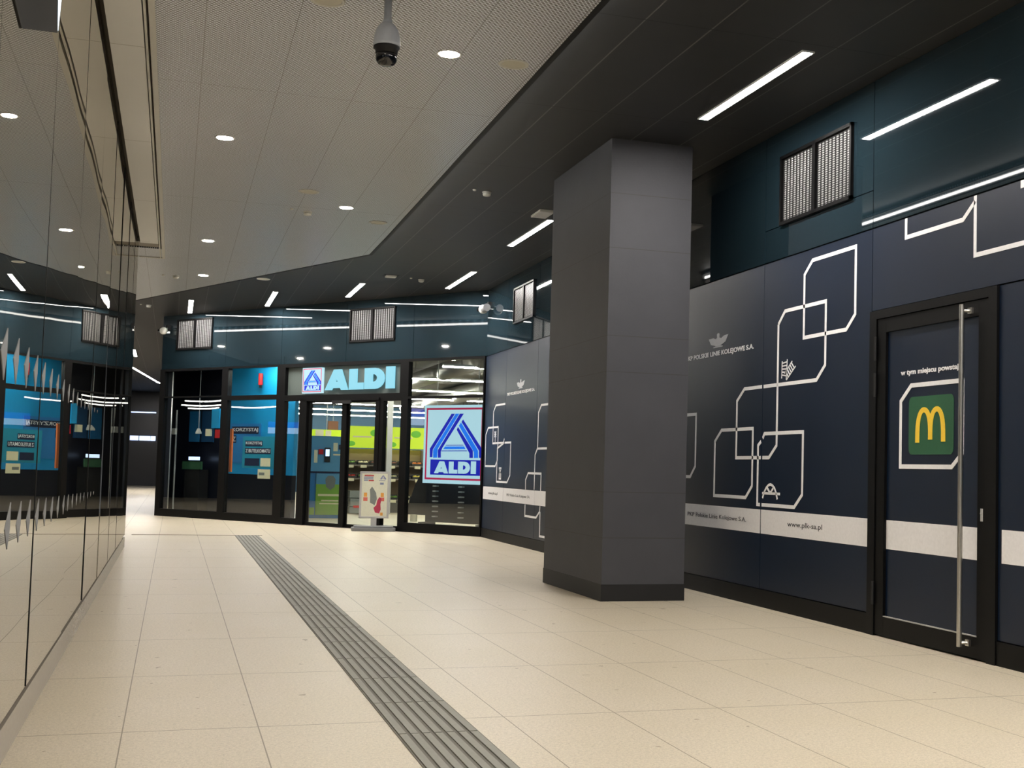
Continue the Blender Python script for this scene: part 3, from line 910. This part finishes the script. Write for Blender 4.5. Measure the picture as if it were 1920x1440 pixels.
# hanging dome camera
dc = empty('dome_camera', 'white hanging dome camera with black glass bubble on a short pole', 'camera', loc=(1.25, 8.5, 0))
MB().lathe([(0.06, 4.46), (0.06, 4.452), (0.03, 4.45)], n=24).build('ceiling_flange', M_greyp, dc)
MB().lathe([(0.026, 4.455), (0.026, 4.30), (0.032, 4.295), (0.032, 4.268)], n=20).build('pole', M_camgrey, dc, smooth=True)
MB().lathe([(0.034, 4.275), (0.052, 4.262), (0.075, 4.225), (0.088, 4.18), (0.092, 4.13), (0.093, 4.112), (0.085, 4.110)], n=32).build('housing', M_camgrey, dc, smooth=True)
MB().lathe([(0.088, 4.112), (0.090, 4.10), (0.076, 4.088), (0.074, 4.06)], n=32).build('collar', M_blackm, dc, smooth=True)
MB().lathe([(0.072, 4.062), (0.074, 4.045), (0.070, 4.015), (0.055, 3.992), (0.032, 3.981), (0.006, 3.978)], n=32).build('dome', M_lens, dc, smooth=True)

# wall cameras
def ball_camera(M, x, z, lbl, long=False):
    o_ = empty('ball_camera', lbl, 'camera', M @ Matrix.Translation((x, 0, z)))
    MB().box(-0.05, 0.05, -0.06, 0, 0.02, 0.14).build('wall_bracket', M_blackm, o_)
    MB().tube((0, -0.03, 0.06), (0, -0.12, 0.03), 0.03, 14).build('arm', M_greyp, o_)
    MB().ball((-0.02, -0.14, 0.0), 0.085, 1.15, 1, 1, 20).build('body', M_offwhite, o_, smooth=True)
    if long: MB().tube((0.0, -0.14, 0.0), (0.20, -0.12, 0.015), 0.07, 18).build('rear_housing', M_greyp, o_)
    MB().tube((-0.085, -0.19, 0.0), (-0.115, -0.215, -0.005), 0.036, 16).build('lens', M_lens, o_)
ball_camera(FR, S(9.66), 4.24, 'white ball camera at the far left corner under the ceiling')
ball_camera(WR, -22.80, 4.20, 'white ball camera with grey tail in the corner left of the column', True)

# ------------------------------------------------------------------ pavement stand in front of the shop
st = empty('poster_stand', 'silver framed poster stand on a grey base in front of the sliding door', 'poster stand', Matrix.Translation((3.72, 24.86, 0)) @ Matrix.Rotation(math.radians(-6), 4, 'Z'))
m_ = MB()
pts = []
for cx_, cy__, a0 in ((0.34, 0.12, 0), (-0.34, 0.12, 90), (-0.34, -0.12, 180), (0.34, -0.12, 270)):
    for k in range(5):
        a = math.radians(a0 + k * 22.5); pts.append((cx_ + 0.08 * math.cos(a), cy__ + 0.08 * math.sin(a)))
m_.prism(pts, 0, 0.07)
m_.prism([(x * 0.9, y * 0.8) for x, y in pts], 0.07, 0.10)
m_.build('base', M_greyp, st, bevel=0.01)
box(-0.055, 0.055, -0.02, 0.02, 0.10, 0.27).build('post', M_alu, st)
FW, FZ0, FZ1 = 0.28, 0.25, 1.15
MB().box(-FW, -FW + .035, -0.025, 0.025, FZ0, FZ1).box(FW - .035, FW, -0.025, 0.025, FZ0, FZ1).box(-FW, FW, -0.025, 0.025, FZ0, FZ0 + .035).box(-FW, FW, -0.025, 0.025, FZ1 - .035, FZ1).build('frame', M_alu, st, bevel=0.004)
po = box(-FW + .03, FW - .03, -0.018, 0.018, FZ0 + .03, FZ1 - .03).build('poster', M_cream, st)
def psh(m_, *bxs):
    for a, b, c_, e in bxs: box(a, b, -0.0205, -0.018, c_, e).build('printed_shape', m_, po)
psh(mat('print_red', (190, 70, 70), 0.6), (-0.20, -0.02, 1.06, 1.085), (-0.12, -0.02, 0.965, 0.99))
psh(mat('print_blue_grey', (130, 140, 165), 0.6), (-0.21, -0.03, 1.03, 1.05), (-0.21, -0.03, 1.0, 1.02), (-0.21, -0.13, 0.97, 0.99), (0.08, 0.20, 0.975, 0.985), (0.10, 0.17, 0.90, 0.94))
g_ = MB()
for p in EMB_D + EMB_M:
    g_.raw(*poly_geo([[(0.09 + uv(*q)[0] * 0.13, 0.955 + uv(*q)[1] * 0.14) for q in p]], 0.001), Matrix.Translation((0, -0.02, 0)) @ UP)
g_.build('printed_emblem', mat('print_pale_blue', (110, 120, 170), 0.6), po)
g_ = MB().prism([(0.02, 0.36), (0.10, 0.34), (0.13, 0.42), (0.12, 0.52), (0.14, 0.62), (0.10, 0.66), (0.06, 0.60), (0.04, 0.50), (-0.01, 0.45)], -0.021, -0.018, 'y')
g_.build('printed_bottle', mat('print_crimson', (176, 52, 80), 0.6), po)
g_ = MB().prism([(-0.08, 0.55), (0.01, 0.50), (0.05, 0.62), (0.03, 0.74), (-0.02, 0.82), (-0.05, 0.86), (-0.09, 0.80), (-0.08, 0.68)], -0.0205, -0.018, 'y')
g_.build('printed_pack', M_skin, po)
psh(mat('print_orange', (226, 160, 70), 0.6), (-0.20, -0.14, 0.66, 0.74), (0.12, 0.18, 0.66, 0.74), (0.12, 0.17, 0.30, 0.36))
psh(mat('print_coral', (214, 110, 96), 0.6), (-0.21, -0.13, 0.58, 0.65), (0.11, 0.19, 0.58, 0.65))

# ------------------------------------------------------------------ behind the shop windows
struct(box(2.0, 15, 58, 58.2, 0, 3.9).build('wall_shop_back', M_tealwall), 'dark teal back wall of the shop')
struct(box(14.0, 14.2, 20, 58, 0, 3.9).build('wall_shop_right', M_tealwall), 'teal side wall of the shop')
sc_ = struct(MB().prism([(5.62, 23.03), (14.2, 23.03), (14.2, 58.2), (-0.05, 58.2), (-0.05, 31.0)], 3.9, 4.0).build('ceiling_shop', M_shopceil), 'exposed grey shop ceiling')
struct(box(-0.35, -0.1, 31.1, 66, 0, 4.6).build('wall_passage_right', M_darkwall), 'dark wall along the distant passage')
struct(box(5.65, 14, 22.8, 23.0, 0, 3.9).build('wall_shop_near', M_tealwall))
# ducts
for x0, y0, y1, r in ((6.2, 25.5, 40, 0.22), (8.6, 25, 50, 0.28), (4.4, 30, 56, 0.18)):
    tag(MB().tube((x0, y0, 3.62), (x0, y1, 3.62), r, 18).build('ceiling_duct', M_duct, smooth=True), 'round galvanised duct under the shop ceiling', 'duct', 'ducts under the shop ceiling')
# blue partition with a dark lower part
pw = struct(MB().box(S(9.2), S(6.35), 0.95, 1.05, 1.0, 3.9).build('wall_partition', M_blue, None, FR), 'bright blue partition behind the shop window')
box(S(9.2), S(6.35), 0.93, 1.05, 0, 1.0).build('dado', M_darkwall, pw)
box(S(10.7), S(8.72), 0.925, 0.949, 0, 3.9).build('dark_cladding', M_darkwall, pw)
# poster in window 2
pt = empty('window_poster', 'teal poster with navy text labels behind the blue shop window', 'poster', FR)
box(S(6.95), S(5.86), 0.045, 0.055, 1.15, 1.83).build('board', M_teal, pt)
def labeltext(par, txt, s0, s1, z0, z1, y, pad=0.02):
    box(S(s0), S(s1), y - 0.004, y, z0, z1).build('text_label', M_navyp, par)
    flat(text_geo(txt, s0 - s1 - 2 * pad, (z1 - z0) * 0.64, 0.0008, 0.018), S(s0) + pad, y - 0.005, z0 + (z1 - z0) * 0.19).build('lettering', M_white, par)
labeltext(pt, 'KORZYSTAJ', 6.86, 6.30, 1.62, 1.74, 0.045)
labeltext(pt, 'Z BUTELKOMATU', 6.86, 6.02, 1.46, 1.58, 0.045)
box(S(6.86), S(6.38), 0.041, 0.045, 1.20, 1.36).build('printed_picture', M_navyp, pt)
box(S(6.34), S(6.02), 0.041, 0.045, 1.19, 1.37).build('printed_table', M_label, pt)
pt = empty('notice_sheet', 'small white sheet hung under the teal poster', 'sheet', FR)
box(S(6.42), S(6.02), 0.045, 0.05, 0.93, 1.13).build('paper', M_label, pt)
box(S(6.38), S(6.2), 0.044, 0.0455, 1.0, 1.06).build('printed_lines', M_skin, pt)
pt = empty('wall_poster', 'large blue wall poster with white words on navy labels', 'poster', FR)
box(S(8.5), S(7.45), 0.93, 0.945, 1.25, 2.15).build('board', mat('blue_poster', (40, 130, 200), 0.5), pt)
labeltext(pt, 'KORZYSTAJ', 8.45, 7.52, 1.92, 2.08, 0.93)
labeltext(pt, 'Z', 8.45, 8.29, 1.71, 1.88, 0.93)
tag(box(S(7.59), S(7.52), 0.2, 0.24, 1.05, 2.0).build('banner', M_org, None, FR), 'narrow orange printed banner at the left of the blue window', 'banner')
g = empty('fire_extinguisher', 'small red cylinder fixed high on the blue partition', 'fire extinguisher', FR)
MB().tube((S(7.45), 0.87, 3.02), (S(7.45), 0.87, 3.28), 0.05, 16).build('cylinder', M_red, g)
MB().tube((S(7.45), 0.87, 2.96), (S(7.45), 0.87, 3.02), 0.03, 12).build('nozzle', M_blackm, g)
# stand-ins for side hall reflections in the dark corner window, and small cards
g = empty('reflected_screen', 'white and green shapes standing in for a reflected screen in the dark corner window', 'screen', FR)
box(S(9.56), S(9.17), 0.6, 0.62, 1.29, 1.37).build('screen', M_dispw, g)
box(S(9.79), S(9.11), 0.6, 0.66, 1.08, 1.26).build('green_reflection', mat('reflected_green', (52, 96, 66), 0.5), g)
box(S(9.72), S(9.18), 0.62, 0.88, 0.0, 1.07).build('cabinet', M_blackm, g)
g = empty('ticket_post', 'slim grey post with a white box in the dark corner window', 'post', FR)
MB().tube((S(9.93), 0.5, 0), (S(9.93), 0.5, 2.45), 0.02, 12).build('pole', M_alu, g)
box(S(9.99), S(9.87), 0.42, 0.48, 1.88, 2.02).build('box', M_offwhite, g)
box(S(10.0), S(9.84), 0.42, 0.58, 0.0, 0.08).build('foot', M_offwhite, g)
g = empty('pendant_reflection', 'thin white line and shade standing in for a reflection in the dark corner window', 'lamp', FR)  # solid cord and shade in place of a reflected white line
MB().tube((S(9.1), 0.5, 2.02), (S(9.1), 0.5, 3.9), 0.008, 8).build('cord', M_alu, g)
MB().lathe([(0.03, 2.02), (0.07, 1.93), (0.07, 1.90), (0.02, 1.90)], (S(9.1), 0.5, 0), 16).build('shade', M_offwhite, g)
tag(box(S(9.97), S(9.60), 0.885, 0.92, 1.72, 2.44).build('blue_reflection', mat('dim_blue', (24, 100, 152), 0.5), None, FR), 'narrower dim blue panel standing in for a reflection in the dark corner window, on the left', 'panel')  # solid panels in place of blue hall reflections in the glass
tag(box(S(9.50), S(9.08), 0.885, 0.92, 1.72, 2.44).build('blue_reflection', mat('dim_blue_second', (16, 66, 108), 0.5), None, FR), 'wider darker blue panel standing in for a reflection in the dark corner window, on the right', 'panel')
tag(box(S(8.36), S(8.09), 0.28, 0.32, 2.02, 2.46).build('bright_card', mat('vivid_blue_card', (20, 170, 235), 0.5), None, FR), 'bright blue card at the right edge of the dark corner window', 'card')
tag(box(S(8.22), S(8.09), 0.28, 0.32, 1.80, 1.99).build('red_card', M_red, None, FR), 'small red card under the bright blue card', 'card')
tag(box(S(8.56), S(8.38), 0.28, 0.32, 1.84, 2.0).build('cream_card', M_label, None, FR), 'small cream card left of the red card in the dark window', 'card')
# supermarket lamps
for y, xa, xb, z in ((26.7, 5.35, 9.5, 3.4), (30.9, 4.0, 10.5, 3.4), (35.8, 3.8, 12, 3.4), (40.2, 3.6, 12, 3.4), (45.5, 3.0, 12, 3.4), (50.8, 3.0, 12, 3.4), (56.2, 3.0, 12, 3.4)):
    o_ = empty('shop_tube_lamp', 'white tube lamp hung across the supermarket at about %d metres depth' % (y - 23), 'lamp', loc=((xa + xb) / 2, y, z), group='tube lamps hung across the supermarket')
    h_ = (xb - xa) / 2
    box(-h_, h_, -0.05, 0.05, 0.03, 0.07).build('rail', M_lampbody, o_)
    box(-h_, h_, -0.026, 0.026, 0, 0.03).build('tube', M_shoplamp, o_)
    for q in (-.8, .8): MB().tube((h_ * q, 0, 0.07), (h_ * q, 0, 0.5), 0.008, 6).build('suspension', M_blackm, o_)

# bottle return machine
bm_ = empty('bottle_return_machine', 'blue and green bottle return machine behind the sliding door', 'vending machine', loc=(3.0, 30.5, 0))
box(0, 0.86, 0, 0.8, 0, 1.93).build('cabinet', M_mach2, bm_)
box(0.06, 0.85, -0.02, 0, 1.10, 1.92).build('upper_panel', M_mach, bm_)
box(0, 0.86, -0.022, -0.0, 1.06, 1.10).build('divider', M_navyp, bm_)
box(0.0, 0.165, -0.02, 0, 0.08, 1.05).build('side_door', M_mach2, bm_)
box(0.0, 0.165, -0.022, -0.02, 0.08, 0.25).build('side_door_foot', M_mgreen, bm_)
dr = box(0.19, 0.85, -0.02, 0, 0.08, 1.05).build('lower_door', M_mgreen, bm_)
box(0.19, 0.85, -0.0215, -0.02, 0.80, 1.05).build('blue_top_print', M_mach, dr)
MB().prism([(0.40, 0.92), (0.46, 1.0), (0.58, 1.0), (0.64, 0.92), (0.62, 0.74), (0.52, 0.66), (0.42, 0.74)], -0.024, -0.021, 'y').build('badge', M_skin, dr)
MB().box(0.24, 0.80, -0.023, -0.02, 0.52, 0.57).box(0.32, 0.72, -0.023, -0.02, 0.40, 0.43).box(0.28, 0.76, -0.023, -0.02, 0.33, 0.36).build('printed_words', M_label, dr)
box(0.76, 0.79, -0.04, -0.02, 0.78, 0.90).build('handle', M_blackm, dr)
sc2 = box(0.36, 0.49, -0.05, -0.02, 1.32, 1.66).build('touch_screen', M_blackm, bm_)
box(0.38, 0.47, -0.052, -0.05, 1.46, 1.62).build('screen', M_dispw, sc2)
box(0.22, 0.33, -0.05, -0.02, 1.50, 1.62).build('red_intake', M_red, bm_)
MB().box(0.56, 0.66, -0.023, -0.02, 1.58, 1.78).box(0.56, 0.82, -0.023, -0.02, 1.48, 1.52).box(0.12, 0.2, -0.023, -0.02, 1.3, 1.6).build('printed_picture', M_label, bm_)
MB().box(0.68, 0.74, -0.023, -0.02, 1.62, 1.74).build('printed_bottle', M_navyp, bm_)
tp = empty('header_sign', 'yellow green header sign above the bottle return machine', 'sign', loc=(3.0, 32.6, 0))
box(0.05, 1.0, 0, 0.05, 1.93, 2.14).build('board', M_yg, tp)
MB().box(0.35, 0.55, -0.005, 0, 1.93, 2.13).box(0.60, 0.74, -0.005, 0, 1.93, 2.12).build('printed_face', M_label, tp)
MB().tube((0.22, 0.02, 2.14), (0.22, 0.02, 3.9), 0.012, 8).tube((0.62, 0.02, 2.14), (0.62, 0.02, 3.9), 0.012, 8).build('hanging_rod', M_alu, tp)
tag(box(3.72, 3.98, 33.2, 33.3, 2.16, 2.38).build('small_board', mat('brown_board', (150, 100, 70), 0.6)), 'small brown board above the yellow header sign', 'board')
MB().tube((3.85, 33.25, 2.38), (3.85, 33.25, 3.9), 0.008, 6).build('hanging_rod', M_alu, bpy.data.objects['small_board'])
tag(box(5.28, 5.42, 33.4, 33.52, 0, 3.9).build('shop_post', M_alu), 'slim pale post standing in front of the produce shelves', 'post')

# produce shelves with banner
PCOL = [mat('fruit_yellow', (228, 206, 90), 0.5), mat('fruit_orange', (224, 130, 50), 0.5), mat('fruit_red', (190, 50, 40), 0.5), mat('veg_green', (110, 150, 60), 0.5), mat('veg_cream', (226, 214, 170), 0.5), mat('veg_brown', (120, 70, 50), 0.6)]
PN = ['yellow fruit', 'orange fruit', 'red fruit', 'green vegetable', 'cream vegetable', 'brown vegetable']
protos = {}
def produce(k, x, y, z, r, lbl):
    if k not in protos:
        o_ = MB().ball((0, 0, 0), 1, n=10).build('produce_piece', PCOL[k], smooth=True)
        protos[k] = o_
    else:
        o_ = protos[k].copy(); COL.objects.link(o_)
    o_.location = (x, y, z); o_.scale = (r, r, r * 0.85)
    tag(o_, '%s lying in a dark crate %s' % (PN[k], lbl), 'produce', '%s in the crates %s' % (PN[k], lbl))
lvl = [(0.36, 34.45, 'on the bottom shelf'), (0.92, 34.65, 'on the middle shelf'), (1.28, 34.8, 'on the top shelf')]
for u in range(4):
    x0 = 4.34 + u * 1.12
    un = empty('produce_shelf', 'open shelf unit of fruit and vegetables, %s from the door side' % ('first', 'second', 'third', 'fourth')[u], 'shelf unit', loc=(x0, 35, 0), group='produce shelves at the back')
    box(0, 1.10, 0.28, 0.32, 0, 1.72).build('back_panel', mat('taupe_back_panel', (150, 128, 96), 0.6), un)
    box(0, 1.10, -0.55, 0.28, 0, 0.30).build('base', M_crate, un)
    MB().box(0, 0.03, -0.2, 0.3, 0.3, 1.72).box(1.07, 1.10, -0.2, 0.3, 0.3, 1.72).build('upright', M_shelf, un)
    for z, yy, nm in lvl:
        sh = box(0, 1.10, yy - 35, 0.28, z - 0.04, z).build('shelf', M_shelf, un)
        g_ = MB()
        for k in range(3): g_.box(0.12 + k * 0.35, 0.28 + k * 0.35, yy - 35.012, yy - 35, z - 0.085, z - 0.01)
        g_.build('price_card', M_label, sh)
    bn = box(0.0, 1.10, -0.1, 0.0, 1.74, 2.33).build('banner', M_yg, un)
    g_ = MB()
    g_.ball((0.85, -0.1, 2.15), 0.14, 1, 0.05, 0.7, 12); g_.ball((0.2, -0.1, 1.85), 0.12, 1, 0.05, 0.6, 12)
    g_.build('printed_leaves', M_yg2, bn)
    MB().box(0.25, 0.75, -0.104, -0.1, 2.02, 2.06).build('printed_words', M_label, bn)
    for z, yy, nm in lvl:
        for k in range(3):
            if z < 0.5 and k == 2: continue
            xx = x0 + 0.04 + k * 0.35
            cr = empty('produce_crate', 'dark plastic crate %s of the produce shelves' % nm, 'crate', loc=(xx, yy + 0.018, z + 0.003), group='dark crates ' + nm)
            MB().box(0, 0.32, 0, 0.28, 0, 0.012).box(0, 0.32, 0, 0.012, 0, 0.05).box(0, 0.32, 0.268, 0.28, 0, 0.12).box(0, 0.012, 0, 0.28, 0, 0.08).box(0.308, 0.32, 0, 0.28, 0, 0.08).build('tray', M_crate, cr)
            kk = (u * 2 + k + int(z * 3)) % 6
            for q in range(4):
                produce(kk, xx + 0.063 + 0.065 * q, yy + 0.085 + 0.098 * (q % 2), z + 0.058 + 0.004 * (q % 2), 0.046, nm)
# lamp over the blue window, added to brighten the blue partition
o_ = empty('window_tube_lamp', 'tube lamp added over the bright blue window display', 'lamp', FR @ Matrix.Translation((S(7.3), 0.5, 3.42)))
box(0, 1.0, -0.03, 0.03, 0.02, 0.06).build('rail', M_lampbody, o_)
box(0, 1.0, -0.025, 0.025, 0, 0.02).build('tube', M_shoplamp, o_)
MB().tube((0.5, 0, 0.06), (0.5, 0, 0.48), 0.006, 6).build('suspension', M_blackm, o_)
# dark rack under the lit square sign
rk = empty('hook_rack', 'black display rack with two rows of pale hooks under the lit square sign', 'rack', FR)
MB().box(S(2.1), S(0.55), 0.7, 0.78, 0.18, 0.98).box(S(2.1), S(2.05), 0.5, 0.95, 0, 0.18).box(S(0.6), S(0.55), 0.5, 0.95, 0, 0.18).build('back_board', M_darkwall, rk)
for sx in (1.85, 1.17):
    g_ = MB()
    for k in range(7): g_.box(S(sx), S(sx - 0.09), 0.62, 0.70, 0.28 + k * 0.10, 0.305 + k * 0.10)
    g_.build('hook', M_alu, rk)
MB().prism([(S(2.75), 0.3), (S(1.9), 0.3), (S(1.9), 1.6), (S(2.1), 1.5), (S(2.5), 0.9)], 0.80, 0.86, 'y').build('side_slope', M_blackm, rk)
tag(box(S(1.93), S(1.78), 0.1, 0.14, 0.20, 0.34).build('floor_label', M_label, None, FR), 'small cream card at the bottom left corner of the right window', 'card')
tr = empty('shopping_crates', 'stack of grey crates with a red edge inside the sliding door', 'crates', loc=(4.35, 33.3, 0))
MB().box(0, 0.8, 0, 0.5, 0.02, 0.18).box(0.02, 0.78, 0, 0.5, 0.2, 0.4).box(0, 0.8, 0, 0.5, 0.42, 0.6).build('crate', M_skin, tr)
box(0.1, 0.5, -0.01, 0, 0.16, 0.22).build('red_edge', M_red, tr)

# ------------------------------------------------------------------ distant passage and the side hall that the glass reflects
struct(box(-4, 1, 66, 66.3, 0, 4.6).build('wall_far', M_darkwall), 'dark wall closing the distant passage')
struct(box(-4.3, -4.0, 36, 66.3, 0, 4.6).build('wall_passage_left', M_darkwall))
struct(box(-15, -4.0, 36, 36.3, 0, 4.6).build('wall_hall_far', M_darkwall))
struct(box(-15.2, -15, 19, 36, 0, 4.6).build('wall_hall_left', M_darkwall))
struct(box(-15, -8, 19.6, 19.9, 0, 4.6).build('wall_hall_near', M_darkwall))
for i, (xa, xb) in enumerate(((-2.05, -1.66), (-1.62, -1.12), (-1.10, -0.88))):
    tag(box(xa, xb, 65.9, 66.0, 2.2, 2.42).build('info_display', M_dispw), ('leftmost', 'middle', 'rightmost')[i] + ' pale lit display on the wall at the end of the passage', 'display', 'lit displays at the end of the passage')
tag(MB().box(-2.05, -0.9, 65.9, 66.0, 3.55, 3.60).build('light_line', M_dispw), 'thin white light line above the lit displays at the passage end', 'light')
for i, (x, y, z, w_, h_) in enumerate(((-9, 30.35, 2.15, 0.9, 0.35), (-9, 26.45, 2.5, 0.6, 0.5))):
    o_ = empty('hall_display', 'hanging blue and white information display in the side hall, seen reflected', 'display', loc=(x, y, z), group='information displays in the side hall')
    box(-0.05, 0, -w_ / 2, w_ / 2, 0, h_ * 0.5).build('lower_screen', M_dispw, o_)
    box(-0.05, 0, -w_ / 2, w_ / 2, h_ * 0.5, h_).build('upper_screen', M_disp, o_)
    MB().tube((-0.02, 0, h_), (-0.02, 0, 4.46 - z), 0.015, 8).build('hanger', M_blackm, o_)
# curved hanging lamps of the hall
for lst, lb in ((((2.95, 32.1, 33.4), (2.86, 32.3, 33.2), (3.08, 32.2, 33.3)), 'thin white curved pendant lamp of three rails over the side hall'), (((2.93, 30.6, 31.9),), 'single thin curved pendant lamp over the side hall')):
    ya, yb = lst[0][1:]
    o_ = empty('ring_pendant_lamp', lb, 'lamp', loc=(-9.5, (ya + yb) / 2, 0), group='curved pendant lamps in the side hall')
    for zc, a, b in lst:
        g_ = MB()
        N = 14
        P0 = [(0.5 - 0.5 * math.sin(PI * k / N), a - (ya + yb) / 2 + (b - a) * k / N, zc + 0.02 * math.cos(PI * k / N)) for k in range(N + 1)]
        for k in range(N): g_.tube(P0[k], P0[k + 1], 0.022, 6)
        g_.build('light_tube', M_led, o_)
    MB().tube((0, 0, min(q[0] for q in lst) - 0.02), (0, 0, 4.46), 0.006, 6).build('cable', M_blackm, o_)
